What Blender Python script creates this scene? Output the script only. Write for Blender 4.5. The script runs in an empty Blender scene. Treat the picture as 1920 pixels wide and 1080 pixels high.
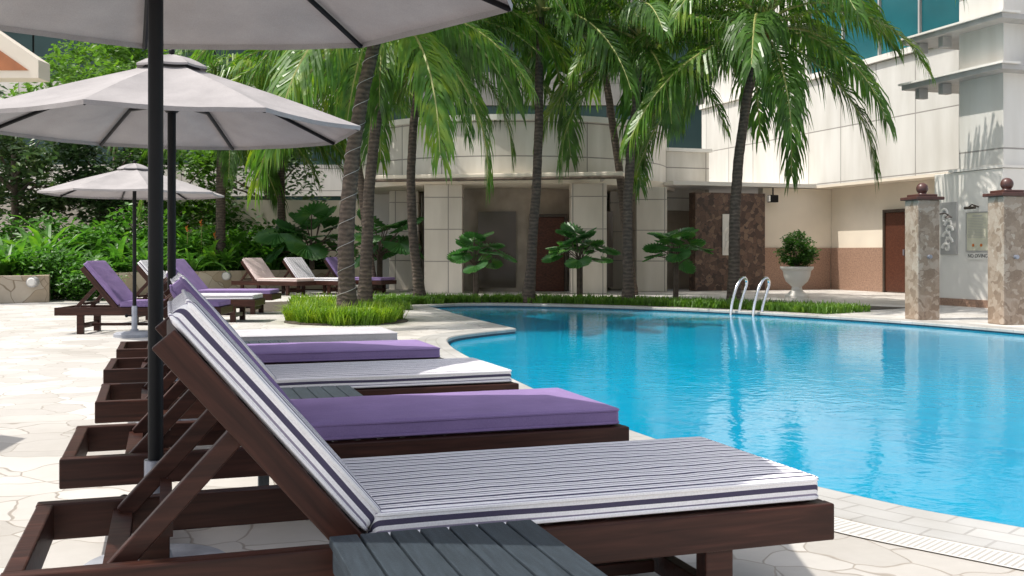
import bpy, bmesh, math, random
from mathutils import Vector, Matrix, Quaternion, noise
random.seed(7)
SC=bpy.context.scene
COL=SC.collection
F=1950.0; YAW=math.radians(18.4); SN=math.sin(YAW); CS=math.cos(YAW); PI=math.pi
R=math.radians
def P(u,d,z=0.0):
    lat=(u-960)/F*d
    return Vector((d*SN+lat*CS, d*CS-lat*SN, z))
def ZV(v,d): return 1.0+(475-v)/F*d

# ------------------------------------------------------------ materials
def newmat(name):
    m=bpy.data.materials.new(name); m.use_nodes=True
    nt=m.node_tree; b=nt.nodes['Principled BSDF']
    return m,nt,b
def nd(nt,t,**kw):
    n=nt.nodes.new(t)
    for k,v in kw.items():
        if hasattr(n,k): setattr(n,k,v)
        else: n.inputs[k].default_value=v
    return n
def lk(nt,a,b): nt.links.new(a,b)
def math_n(nt,op,a,b=None):
    n=nt.nodes.new('ShaderNodeMath'); n.operation=op
    for i,x in enumerate((a,b)):
        if x is None: continue
        if isinstance(x,(int,float)): n.inputs[i].default_value=x
        else: lk(nt,x,n.inputs[i])
    return n.outputs[0]
def ramp(nt,fac,stops,const=False):
    r=nt.nodes.new('ShaderNodeValToRGB')
    cr=r.color_ramp
    if const: cr.interpolation='CONSTANT'
    while len(cr.elements)<len(stops): cr.elements.new(0.5)
    for e,(p,c) in zip(cr.elements,stops):
        e.position=p; e.color=(c[0],c[1],c[2],1)
    lk(nt,fac,r.inputs[0]); return r.outputs[0]
def sc(c,k): return tuple(min(1,x*k) for x in c)
def bump(nt,b,h,strength,dist=0.01):
    n=nt.nodes.new('ShaderNodeBump'); n.inputs['Strength'].default_value=strength; n.inputs['Distance'].default_value=dist
    lk(nt,h,n.inputs['Height']); lk(nt,n.outputs[0],b.inputs['Normal']); return n
def simple(name,col,rough=.6,var=.2,scale=6,bmp=0,bscale=40,metal=0,spec=.5,stretch=None):
    m,nt,b=newmat(name)
    tc=nd(nt,'ShaderNodeTexCoord')
    vec=tc.outputs['Object']
    if stretch:
        mp=nd(nt,'ShaderNodeMapping'); mp.inputs['Scale'].default_value=stretch
        lk(nt,vec,mp.inputs[0]); vec=mp.outputs[0]
    n=nd(nt,'ShaderNodeTexNoise'); n.inputs['Scale'].default_value=scale; n.inputs['Detail'].default_value=4
    lk(nt,vec,n.inputs['Vector'])
    c=ramp(nt,n.outputs['Fac'],[(.3,sc(col,1-var)),(.7,sc(col,1+var))])
    lk(nt,c,b.inputs['Base Color'])
    b.inputs['Roughness'].default_value=rough; b.inputs['Metallic'].default_value=metal
    b.inputs['Specular IOR Level'].default_value=spec
    if bmp:
        n2=nd(nt,'ShaderNodeTexNoise'); n2.inputs['Scale'].default_value=bscale; n2.inputs['Detail'].default_value=3
        lk(nt,vec,n2.inputs['Vector']); bump(nt,b,n2.outputs['Fac'],bmp)
    return m
def leafmat(name,col,trans=.3,var=.35,rough=.4,yel=1.9):
    m,nt,b=newmat(name)
    tc=nd(nt,'ShaderNodeTexCoord'); oi=nd(nt,'ShaderNodeObjectInfo')
    n=nd(nt,'ShaderNodeTexNoise'); n.inputs['Scale'].default_value=3.5; n.inputs['Detail'].default_value=2
    lk(nt,tc.outputs['Object'],n.inputs['Vector'])
    f=math_n(nt,'ADD',n.outputs['Fac'],math_n(nt,'MULTIPLY',math_n(nt,'SUBTRACT',oi.outputs['Random'],.5),.34))
    c=ramp(nt,f,[(.25,sc(col,1-var)),(.55,col),(.8,(min(1,col[0]*yel),min(1,col[1]*1.4),col[2]*1.1))])
    lk(nt,c,b.inputs['Base Color']); b.inputs['Roughness'].default_value=rough
    b.inputs['Specular IOR Level'].default_value=.4
    t=nd(nt,'ShaderNodeBsdfTranslucent')
    hs=nd(nt,'ShaderNodeHueSaturation'); hs.inputs['Value'].default_value=1.9; hs.inputs['Saturation'].default_value=1.1
    lk(nt,c,hs.inputs['Color']); lk(nt,hs.outputs[0],t.inputs['Color'])
    mx=nd(nt,'ShaderNodeMixShader'); mx.inputs[0].default_value=trans
    lk(nt,b.outputs[0],mx.inputs[1]); lk(nt,t.outputs[0],mx.inputs[2])
    lk(nt,mx.outputs[0],nt.nodes['Material Output'].inputs[0])
    return m
def clothmat(name,col,trans=.25):
    m,nt,b=newmat(name)
    tc=nd(nt,'ShaderNodeTexCoord')
    n=nd(nt,'ShaderNodeTexNoise'); n.inputs['Scale'].default_value=5; n.inputs['Detail'].default_value=4
    lk(nt,tc.outputs['Object'],n.inputs['Vector'])
    c=ramp(nt,n.outputs['Fac'],[(.3,sc(col,.9)),(.7,sc(col,1.08))])
    w=nd(nt,'ShaderNodeTexNoise'); w.inputs['Scale'].default_value=260; lk(nt,tc.outputs['Object'],w.inputs['Vector'])
    st=ramp(nt,w.outputs['Fac'],[(.3,(.84,.84,.84)),(.7,(1.0,1.0,1.0))])
    mm=nd(nt,'ShaderNodeMixRGB'); mm.blend_type='MULTIPLY'; mm.inputs[0].default_value=1; lk(nt,c,mm.inputs[1]); lk(nt,st,mm.inputs[2]); c=mm.outputs[0]
    lk(nt,c,b.inputs['Base Color']); b.inputs['Roughness'].default_value=.85; b.inputs['Specular IOR Level'].default_value=.15
    n2=nd(nt,'ShaderNodeTexNoise'); n2.inputs['Scale'].default_value=9; lk(nt,tc.outputs['Object'],n2.inputs['Vector'])
    bump(nt,b,n2.outputs['Fac'],.3,.03)
    if trans:
        t=nd(nt,'ShaderNodeBsdfTranslucent'); lk(nt,c,t.inputs['Color'])
        mx=nd(nt,'ShaderNodeMixShader'); mx.inputs[0].default_value=trans
        lk(nt,b.outputs[0],mx.inputs[1]); lk(nt,t.outputs[0],mx.inputs[2])
        lk(nt,mx.outputs[0],nt.nodes['Material Output'].inputs[0])
    return m
def panelmat(name,col,bw,rh,joint=(.2,.19,.18),mort=.012,rough=.5,stain=.14,sq=0.0):
    m,nt,b=newmat(name)
    tc=nd(nt,'ShaderNodeTexCoord')
    br=nd(nt,'ShaderNodeTexBrick'); br.offset=sq
    br.inputs['Scale'].default_value=1; br.inputs['Brick Width'].default_value=bw; br.inputs['Row Height'].default_value=rh
    br.inputs['Mortar Size'].default_value=mort; br.inputs['Mortar Smooth'].default_value=.1
    br.inputs['Color1'].default_value=(*sc(col,.94),1); br.inputs['Color2'].default_value=(*sc(col,1.06),1); br.inputs['Mortar'].default_value=(*joint,1)
    lk(nt,tc.outputs['UV'],br.inputs['Vector'])
    mp=nd(nt,'ShaderNodeMapping'); mp.inputs['Scale'].default_value=(1.2,1.2,.25); lk(nt,tc.outputs['Object'],mp.inputs[0])
    n=nd(nt,'ShaderNodeTexNoise'); n.inputs['Scale'].default_value=1.6; n.inputs['Detail'].default_value=5; lk(nt,mp.outputs[0],n.inputs['Vector'])
    st=ramp(nt,n.outputs['Fac'],[(.3,(1-stain*1.6,1-stain*1.7,1-stain*1.9)),(.65,(1,1,1))])
    mx=nd(nt,'ShaderNodeMixRGB'); mx.blend_type='MULTIPLY'; mx.inputs[0].default_value=1
    lk(nt,br.outputs['Color'],mx.inputs[1]); lk(nt,st,mx.inputs[2]); lk(nt,mx.outputs[0],b.inputs['Base Color'])
    b.inputs['Roughness'].default_value=rough
    inv=math_n(nt,'SUBTRACT',1.0,br.outputs['Fac']); bump(nt,b,inv,.6,.02)
    return m
def stonemat(name,scale,stops,joint,jw,rough=.6,bmp=.5,warp=.12,dirt=.8):
    m,nt,b=newmat(name)
    tc=nd(nt,'ShaderNodeTexCoord')
    n=nd(nt,'ShaderNodeTexNoise'); n.inputs['Scale'].default_value=scale*.7; n.inputs['Detail'].default_value=2; lk(nt,tc.outputs['Object'],n.inputs['Vector'])
    va=nd(nt,'ShaderNodeMixRGB'); va.blend_type='LINEAR_LIGHT'; va.inputs[0].default_value=warp
    lk(nt,tc.outputs['Object'],va.inputs[1]); lk(nt,n.outputs['Color'],va.inputs[2])
    ve=nd(nt,'ShaderNodeTexVoronoi'); ve.feature='DISTANCE_TO_EDGE'; ve.inputs['Scale'].default_value=scale; lk(nt,va.outputs[0],ve.inputs['Vector'])
    vc=nd(nt,'ShaderNodeTexVoronoi'); vc.feature='F1'; vc.inputs['Scale'].default_value=scale; lk(nt,va.outputs[0],vc.inputs['Vector'])
    sp=nd(nt,'ShaderNodeSeparateColor'); lk(nt,vc.outputs['Color'],sp.inputs[0])
    n3=nd(nt,'ShaderNodeTexNoise'); n3.inputs['Scale'].default_value=scale*4; n3.inputs['Detail'].default_value=5; n3.inputs['Roughness'].default_value=.65; lk(nt,tc.outputs['Object'],n3.inputs['Vector'])
    f=math_n(nt,'ADD',math_n(nt,'MULTIPLY',sp.outputs[0],.7),math_n(nt,'MULTIPLY',n3.outputs['Fac'],.4))
    c=ramp(nt,f,stops)
    e=ramp(nt,ve.outputs['Distance'],[(jw*.4,(0,0,0)),(jw,(1,1,1))])
    mx=nd(nt,'ShaderNodeMixRGB'); mx.inputs[1].default_value=(*joint,1); lk(nt,e,mx.inputs[0]); lk(nt,c,mx.inputs[2])
    n4=nd(nt,'ShaderNodeTexNoise'); n4.inputs['Scale'].default_value=.5; n4.inputs['Detail'].default_value=4; lk(nt,tc.outputs['Object'],n4.inputs['Vector'])
    d=ramp(nt,n4.outputs['Fac'],[(.35,(dirt,dirt*.98,dirt*.95)),(.6,(1,1,1))])
    m2=nd(nt,'ShaderNodeMixRGB'); m2.blend_type='MULTIPLY'; m2.inputs[0].default_value=1; lk(nt,mx.outputs[0],m2.inputs[1]); lk(nt,d,m2.inputs[2])
    lk(nt,m2.outputs[0],b.inputs['Base Color']); b.inputs['Roughness'].default_value=rough
    h=math_n(nt,'ADD',e,math_n(nt,'MULTIPLY',n3.outputs['Fac'],.5)); bump(nt,b,h,bmp,.008)
    return m
def stripemat(name):
    m,nt,b=newmat(name)
    tc=nd(nt,'ShaderNodeTexCoord'); sp=nd(nt,'ShaderNodeSeparateXYZ'); lk(nt,tc.outputs['Object'],sp.inputs[0])
    s=math_n(nt,'ADD',sp.outputs[1],sp.outputs[2])
    fr=math_n(nt,'FRACT',math_n(nt,'MULTIPLY',math_n(nt,'ADD',s,5.0),1/.084))
    W=(.92,.90,.91); D=(.085,.075,.125); G=(.30,.27,.35)
    c=ramp(nt,fr,[(0,D),(.16,W),(.34,G),(.41,W),(.54,D),(.64,W),(.81,G),(.87,W),(.95,W)],True)
    n=nd(nt,'ShaderNodeTexNoise'); n.inputs['Scale'].default_value=220; lk(nt,tc.outputs['Object'],n.inputs['Vector'])
    n2=nd(nt,'ShaderNodeTexNoise'); n2.inputs['Scale'].default_value=7; n2.inputs['Detail'].default_value=4; lk(nt,tc.outputs['Object'],n2.inputs['Vector'])
    st=ramp(nt,n.outputs['Fac'],[(.3,(.88,.88,.88)),(.7,(1,1,1))])
    mx=nd(nt,'ShaderNodeMixRGB'); mx.blend_type='MULTIPLY'; mx.inputs[0].default_value=1; lk(nt,c,mx.inputs[1]); lk(nt,st,mx.inputs[2])
    lk(nt,mx.outputs[0],b.inputs['Base Color']); b.inputs['Roughness'].default_value=.9; b.inputs['Specular IOR Level'].default_value=.15
    bump(nt,b,math_n(nt,'ADD',n2.outputs['Fac'],math_n(nt,'MULTIPLY',n.outputs['Fac'],.05)),.35,.02)
    return m
def woodmat(name,col,rough=.35):
    m,nt,b=newmat(name)
    tc=nd(nt,'ShaderNodeTexCoord'); mp=nd(nt,'ShaderNodeMapping'); mp.inputs['Scale'].default_value=(2,30,30); lk(nt,tc.outputs['Object'],mp.inputs[0])
    n=nd(nt,'ShaderNodeTexNoise'); n.inputs['Scale'].default_value=1.5; n.inputs['Detail'].default_value=5; n.inputs['Distortion'].default_value=.6; lk(nt,mp.outputs[0],n.inputs['Vector'])
    c=ramp(nt,n.outputs['Fac'],[(.3,sc(col,.5)),(.55,col),(.75,sc(col,1.6))])
    lk(nt,c,b.inputs['Base Color']); b.inputs['Roughness'].default_value=rough; b.inputs['Specular IOR Level'].default_value=.25
    bump(nt,b,n.outputs['Fac'],.12,.01)
    return m
def trunkmat(name,col):
    m,nt,b=newmat(name)
    tc=nd(nt,'ShaderNodeTexCoord'); mp=nd(nt,'ShaderNodeMapping'); mp.inputs['Scale'].default_value=(1,1,1); lk(nt,tc.outputs['Object'],mp.inputs[0])
    w=nd(nt,'ShaderNodeTexWave'); w.bands_direction='Z'; w.inputs['Scale'].default_value=4.2; w.inputs['Distortion'].default_value=5; w.inputs['Detail'].default_value=3; w.inputs['Detail Scale'].default_value=2; lk(nt,mp.outputs[0],w.inputs['Vector'])
    n=nd(nt,'ShaderNodeTexNoise'); n.inputs['Scale'].default_value=9; n.inputs['Detail'].default_value=6; lk(nt,tc.outputs['Object'],n.inputs['Vector'])
    f=math_n(nt,'ADD',math_n(nt,'MULTIPLY',w.outputs['Fac'],.28),math_n(nt,'MULTIPLY',n.outputs['Fac'],.9))
    c=ramp(nt,f,[(.25,sc(col,.4)),(.6,col),(.85,sc(col,1.6))])
    lk(nt,c,b.inputs['Base Color']); b.inputs['Roughness'].default_value=.85
    bump(nt,b,f,.8,.03); return m
def watermat():
    m,nt,b=newmat('pool water')
    tc=nd(nt,'ShaderNodeTexCoord')
    n=nd(nt,'ShaderNodeTexNoise'); n.inputs['Scale'].default_value=.3; n.inputs['Detail'].default_value=3; lk(nt,tc.outputs['Object'],n.inputs['Vector'])
    n1=nd(nt,'ShaderNodeTexNoise'); n1.inputs['Scale'].default_value=4.0; n1.inputs['Detail'].default_value=2; n1.inputs['Distortion'].default_value=.8; lk(nt,tc.outputs['Object'],n1.inputs['Vector'])
    n2=nd(nt,'ShaderNodeTexNoise'); n2.inputs['Scale'].default_value=16; n2.inputs['Detail'].default_value=2; lk(nt,tc.outputs['Object'],n2.inputs['Vector'])
    f=math_n(nt,'ADD',math_n(nt,'MULTIPLY',n.outputs['Fac'],.65),math_n(nt,'MULTIPLY',n1.outputs['Fac'],.35))
    c=ramp(nt,f,[(.3,(.0,.225,.385)),(.7,(.0,.315,.485))])
    lk(nt,c,b.inputs['Base Color']); b.inputs['Roughness'].default_value=.04; b.inputs['IOR'].default_value=1.33
    b.inputs['Specular IOR Level'].default_value=.17
    h=math_n(nt,'ADD',n1.outputs['Fac'],math_n(nt,'MULTIPLY',n2.outputs['Fac'],.45))
    bump(nt,b,h,.065,.05); return m
def gratemat():
    m,nt,b=newmat('drain grate')
    tc=nd(nt,'ShaderNodeTexCoord'); sp=nd(nt,'ShaderNodeSeparateXYZ'); lk(nt,tc.outputs['UV'],sp.inputs[0])
    a=math_n(nt,'GREATER_THAN',math_n(nt,'FRACT',math_n(nt,'MULTIPLY',sp.outputs[0],48)),.6)
    k=math_n(nt,'LESS_THAN',math_n(nt,'ABSOLUTE',math_n(nt,'SUBTRACT',math_n(nt,'FRACT',math_n(nt,'MULTIPLY',sp.outputs[1],2.0)),.5)),.42)
    f=math_n(nt,'MULTIPLY',a,k)
    c=ramp(nt,f,[(0,(.58,.555,.52)),(1,(.37,.35,.32))]); lk(nt,c,b.inputs['Base Color']); b.inputs['Roughness'].default_value=.5
    return m

MT=dict(
 paving=stonemat('crazy paving stone',3.3,[(.15,(.47,.445,.41)),(.5,(.56,.535,.50)),(.9,(.65,.625,.59))],(.37,.33,.285),.017,.5,.3,.18,.84),
 coping=panelmat('coping tile',(.46,.45,.43),.22,.12,(.36,.345,.325),.005,.5,.16,.5),
 pooltile=panelmat('dark pool edge tile',(.03,.10,.16),.1,.1,(.02,.05,.08),.006,.3),
 water=watermat(), grate=gratemat(),
 wood=woodmat('dark brown stained wood',(.046,.0165,.011),.42),
 slate=simple('dark slate painted wood',(.028,.038,.048),.6,.25,5,.25,60,stretch=(20,2,20),spec=.3),
 purple=clothmat('purple canvas',(.285,.20,.395),0),
 stripe=stripemat('striped canvas'),
 offwhite=clothmat('off white canvas',(.50,.485,.50),0),
 beige=clothmat('beige pink canvas',(.70,.57,.54),0),
 canopy=clothmat('grey beige parasol canvas',(.385,.36,.355),.06),
 canopyd=clothmat('dark vent canvas',(.08,.08,.085),.05),
 black=simple('black metal',(.008,.008,.009),.5,.2,8,spec=.2),
 steel=simple('brushed grey metal',(.34,.36,.42),.32,.15,10,metal=.6),
 chrome=simple('polished steel',(.75,.76,.78),.12,.05,3,metal=1),
 concrete=simple('grey concrete',(.3,.31,.34),.8,.2,12,.3,60),
 white=panelmat('white cladding panels',(.70,.68,.64),1.45,1.45,(.33,.31,.29),.016,.45,.12),
 drum=panelmat('drum cladding panels',(.68,.645,.59),1.25,.85,(.30,.28,.26),.016,.5,.18),
 spandrel=panelmat('grey brown spandrel panels',(.27,.26,.24),1.75,1.2,(.15,.14,.13),.016,.5,.18),
 pier=panelmat('column cladding',(.69,.63,.55),.7,.8,(.32,.29,.26),.012,.5,.14),
 cream=simple('cream render',(.72,.64,.53),.75,.06,1.2,.15,50),
 plaster=simple('white plaster',(.72,.69,.64),.75,.06,1.5,.1,50),
 granite=simple('brown granite',(.31,.195,.14),.35,.3,30),
 mosaic=stonemat('dark brown split stone',7,[(.2,(.05,.03,.025)),(.6,(.12,.07,.05)),(.9,(.2,.13,.09))],(.04,.03,.03),.03,.6,.8),
 marble=stonemat('beige brown marble cladding',8,[(.1,(.20,.14,.10)),(.4,(.30,.225,.165)),(.65,(.38,.30,.235)),(.95,(.45,.38,.31))],(.24,.18,.135),.012,.35,.2,.25,.88),
 wallstone=stonemat('tan stone cladding',2.2,[(.1,(.36,.27,.18)),(.5,(.50,.40,.29)),(.95,(.60,.52,.42))],(.30,.23,.16),.02,.5,.3,.2),
 darkred=simple('dark red stone',(.085,.035,.028),.35,.2,10),
 doorwood=woodmat('reddish door wood',(.09,.033,.02),.4),
 darkwall=simple('brown interior stone',(.34,.28,.22),.4,.2,2.5),
 trunk=trunkmat('palm trunk bark',(.09,.066,.05)),
 bark=simple('tree bark',(.12,.09,.068),.9,.35,10,.6,30),
 frond=leafmat('palm frond',(.088,.190,.030),.34,.55,.36,2.2),
 rachis=simple('frond stalk',(.26,.27,.08),.5,.25,5),
 fan=leafmat('fan palm leaf',(.06,.175,.045),.3,.35,.35),
 hedge=leafmat('broad leaf',(.085,.215,.034),.34,.55),
 darkleaf=leafmat('dark tree leaf',(.055,.105,.035),.25),
 treeleaf=leafmat('green tree leaf',(.105,.215,.033),.36),
 grass=leafmat('bright grass',(.165,.29,.035),.35,.35,.5),
 strip=leafmat('ground cover grass',(.105,.215,.03),.33,.45,.5),
 soil=simple('dark soil',(.07,.055,.04),.95,.4,8,.6,30),
 orange=simple('orange flower',(.60,.17,.03),.5,.3,10),
 fruit=simple('orange brown fruit',(.34,.10,.03),.5,.4,10),
 terracotta=simple('orange brown soffit',(.36,.13,.05),.6,.2,4),
 sign=simple('pale cream board',(.56,.54,.42),.4,.08,4),
 ink=simple('dark print',(.05,.05,.045),.6,.1,5),
 rust=simple('brown rusted fitting',(.05,.035,.025),.5,.3,20),
 greytrim=simple('grey metal trim',(.40,.385,.37),.5,.12,3),
)
MT['glass']=simple('teal window glass',(.02,.12,.14),.12,.25,.4,spec=.3)
MT['glassd']=simple('dark green glass',(.035,.065,.062),.12,.25,.4,spec=.25)
MT['rotglass']=simple('bronze glass',(.10,.08,.065),.1,.25,.4)

# ------------------------------------------------------------ mesh builder
class MB:
    def __init__(s): s.v=[]; s.f=[]; s.m=[]
    def add(s,vs,fs,mi=0,M=None):
        o=len(s.v)
        for p in vs:
            p=Vector(p)
            if M is not None: p=M@p
            s.v.append(p)
        for f in fs: s.f.append([o+i for i in f]); s.m.append(mi)
    def box(s,x0,x1,y0,y1,z0,z1,mi=0,M=None):
        s.add([(x0,y0,z0),(x1,y0,z0),(x1,y1,z0),(x0,y1,z0),(x0,y0,z1),(x1,y0,z1),(x1,y1,z1),(x0,y1,z1)],
              [(0,3,2,1),(4,5,6,7),(0,1,5,4),(1,2,6,5),(2,3,7,6),(3,0,4,7)],mi,M); return s
    def bar(s,a,b,w,h,mi=0,up=Vector((0,0,1))):
        a=Vector(a); b=Vector(b); d=b-a; L=d.length; x=d.normalized(); y=up.cross(x)
        if y.length<1e-4: y=Vector((0,1,0))
        y.normalize(); z=x.cross(y)
        M=Matrix((x,y,z)).transposed().to_4x4(); M.translation=a
        return s.box(0,L,-w/2,w/2,-h/2,h/2,mi,M)
    def tube(s,pts,rads,n=8,mi=0):
        pts=[Vector(p) for p in pts]
        if isinstance(rads,(int,float)): rads=[rads]*len(pts)
        o=len(s.v); prev=None
        for i,p in enumerate(pts):
            t=(pts[min(i+1,len(pts)-1)]-pts[max(i-1,0)]).normalized()
            if prev is None:
                a=t.cross(Vector((0,1,0)) if abs(t.y)<.9 else Vector((1,0,0))).normalized()
            else:
                a=(prev-t*prev.dot(t)).normalized()
            prev=a; b=t.cross(a)
            for k in range(n):
                th=2*PI*k/n; s.v.append(p+(a*math.cos(th)+b*math.sin(th))*rads[i])
        for i in range(len(pts)-1):
            for k in range(n):
                s.f.append([o+i*n+k,o+i*n+(k+1)%n,o+(i+1)*n+(k+1)%n,o+(i+1)*n+k]); s.m.append(mi)
        s.f.append([o+k for k in reversed(range(n))]); s.m.append(mi)
        l=o+(len(pts)-1)*n; s.f.append([l+k for k in range(n)]); s.m.append(mi)
        return s
    def lathe(s,prof,n=24,c=(0,0,0),mi=0):
        o=len(s.v); c=Vector(c)
        for r,z in prof:
            for k in range(n):
                th=2*PI*k/n; s.v.append(c+Vector((r*math.cos(th),r*math.sin(th),z)))
        for i in range(len(prof)-1):
            for k in range(n):
                s.f.append([o+i*n+k,o+i*n+(k+1)%n,o+(i+1)*n+(k+1)%n,o+(i+1)*n+k]); s.m.append(mi)
        s.f.append([o+k for k in reversed(range(n))]); s.m.append(mi)
        l=o+(len(prof)-1)*n; s.f.append([l+k for k in range(n)]); s.m.append(mi)
        return s
    def sphere(s,c,r,n=12,mi=0,sz=1):
        return s.lathe([(max(1e-3,r*math.sin(PI*i/n)),-r*sz*math.cos(PI*i/n)) for i in range(n+1)],n+4,c,mi)
    def mesh(s,name,mats,smooth=False,uvs=None,ang=40):
        me=bpy.data.meshes.new(name)
        me.from_pydata([tuple(p) for p in s.v],[],s.f)
        if not isinstance(mats,(list,tuple)): mats=[mats]
        for m in mats: me.materials.append(m)
        me.polygons.foreach_set('material_index',s.m)
        if smooth:
            me.polygons.foreach_set('use_smooth',[True]*len(s.f)); me.set_sharp_from_angle(angle=R(ang))
        uv=me.uv_layers.new(name='UVMap'); dat=[0.0]*(2*len(me.loops))
        if uvs:
            for li,l in enumerate(me.loops):
                dat[2*li],dat[2*li+1]=uvs[l.vertex_index]
        elif len(s.f)<4000:
            for p in me.polygons:
                n=p.normal; ax,ay,az=abs(n.x),abs(n.y),abs(n.z)
                for li in p.loop_indices:
                    co=s.v[me.loops[li].vertex_index]
                    if az>=ax and az>=ay: q=(co.x,co.y)
                    elif ax>ay: q=(co.y,co.z)
                    else: q=(co.x,co.z)
                    dat[2*li],dat[2*li+1]=q
        uv.data.foreach_set('uv',dat)
        me.update(); return me
    def build(s,name,mats,parent=None,smooth=False,bevel=0,uvs=None,ang=40):
        return link(name,s.mesh(name,mats,smooth,uvs,ang),parent,bevel)
def link(name,me,parent=None,bevel=0):
    o=bpy.data.objects.new(name,me); COL.objects.link(o)
    if parent: o.parent=parent
    if bevel:
        b=o.modifiers.new('bevel','BEVEL'); b.width=bevel; b.segments=2; b.limit_method='ANGLE'
    return o
def tag(o,label=None,cat=None,group=None,kind=None):
    if label: o['label']=label
    if cat: o['category']=cat
    if group: o['group']=group
    if kind: o['kind']=kind
    return o
def thing(name,loc,label,cat,group=None,rz=0):
    o=bpy.data.objects.new(name,None); COL.objects.link(o); o.location=loc; o.rotation_euler=(0,0,rz)
    o.empty_display_size=.2
    return tag(o,label,cat,group)
def copy_tree(o,parent=None):
    c=o.copy(); COL.objects.link(c); c.parent=parent
    for ch in [x for x in bpy.data.objects if x.parent is o]: copy_tree(ch,c)
    return c

# ------------------------------------------------------------ pool outline
def catmull(pts,n=10):
    out=[]
    q=[pts[0]*2-pts[1]]+pts+[pts[-1]*2-pts[-2]]
    for i in range(1,len(q)-2):
        for k in range(n):
            t=k/n; a,b,c,d=q[i-1],q[i],q[i+1],q[i+2]
            out.append(.5*((2*b)+(c-a)*t+(2*a-5*b+4*c-d)*t*t+(3*b-a-3*c+d)*t**3))
    return out
V2=lambda l:[Vector((x,y)) for x,y in l]
secA=V2([(5.5,-1.5),(3.9,1.2),(2.95,2.94),(2.70,3.5),(2.53,4.3),(2.46,5.69),(2.56,7.35),(2.70,9.1),(2.86,10.6),(3.12,11.75),(3.55,12.35),(4.37,13.0)])
secB=V2([(4.37,13.0),(4.40,14.3),(4.46,15.9),(4.58,17.6),(4.69,19.3)])
secC=V2([(4.69,19.3),(5.5,19.65),(6.4,19.4),(7.64,18.3),(8.94,16.5),(9.73,14.64),(10.29,12.6),(10.45,10.7),(10.5,8),(10.6,4),(10,0),(8,-2),(5.5,-1.5)])
pool=catmull(secA,8)+catmull(secB,5)+catmull(secC,8)
NP=len(pool)
def offset(poly,d):
    out=[]; n=len(poly)
    for i in range(n):
        a,b,c=poly[i-1],poly[i],poly[(i+1)%n]
        t1=(b-a).normalized(); t2=(c-b).normalized()
        n1=Vector((-t1.y,t1.x)); n2=Vector((-t2.y,t2.x)); m=(n1+n2)
        m.normalize(); k=1/max(.6,m.dot(n1)); out.append(b+m*d*k)
    return out
CW=.34
ring0=pool; ring1=offset(pool,CW); ring2=offset(pool,CW+.17)
arc=[0]
for i in range(1,NP+1): arc.append(arc[-1]+(pool[i%NP]-pool[i-1]).length)
bm=bmesh.new()
def loop(pts,z):
    vs=[bm.verts.new((p.x,p.y,z)) for p in pts]
    return [bm.edges.new((vs[i],vs[(i+1)%len(vs)])) for i in range(len(vs))]
ed=loop(V2([(-400,-300),(400,-300),(400,500),(-400,500)]),0)+loop(ring1,0)
bmesh.ops.triangle_fill(bm,edges=ed,use_beauty=True,normal=(0,0,1))
me=bpy.data.meshes.new('ground'); bm.to_mesh(me); bm.free(); me.materials.append(MT['paving'])
g=link('ground',me); tag(g,kind='structure')
mb=MB(); uvs=[]
rows=[(ring1,-.03,CW),(ring1,.010,CW),(ring0,.012,0.0),(offset(pool,-.012),.0,-.02),(offset(pool,-.012),-.03,-.05)]
for rg,z,o in rows:
    for i in range(NP+1):
        p=rg[i%NP]; mb.v.append(Vector((p.x,p.y,z))); uvs.append((arc[i],o))
for r in range(len(rows)-1):
    for i in range(NP):
        a=r*(NP+1)+i; mb.f.append([a,a+1,a+NP+2,a+NP+1][::-1]); mb.m.append(0)
tag(mb.build('pool_coping',MT['coping'],uvs=uvs),kind='structure')
mb=MB(); uvs=[]
for z,o in ((-.031,0),(-.5,.5)):
    for i in range(NP+1):
        p=pool[i%NP]; mb.v.append(Vector((p.x,p.y,z))); uvs.append((arc[i],o))
for i in range(NP): mb.f.append([i,i+1,i+NP+2,i+NP+1]); mb.m.append(0)
tag(mb.build('pool_wall',MT['pooltile'],uvs=uvs),kind='structure')
bm=bmesh.new(); ed=loop(offset(pool,.01),-.055); bmesh.ops.triangle_fill(bm,edges=ed,use_beauty=True,normal=(0,0,1))
me=bpy.data.meshes.new('water'); bm.to_mesh(me); bm.free(); me.materials.append(MT['water']); tag(link('water',me),kind='structure')
mb=MB(); uvs=[]
idx=[i for i in range(8,64)]
for k,(rg,o) in enumerate(((ring1,0),(ring2,.5))):
    for i in idx:
        p=rg[i]; mb.v.append(Vector((p.x,p.y,.005))); uvs.append((arc[i],o))
n=len(idx)
for i in range(n-1): mb.f.append([i,i+n,i+n+1,i+1]); mb.m.append(0)
tag(mb.build('drain_grate',MT['grate'],uvs=uvs),kind='structure')

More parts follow.
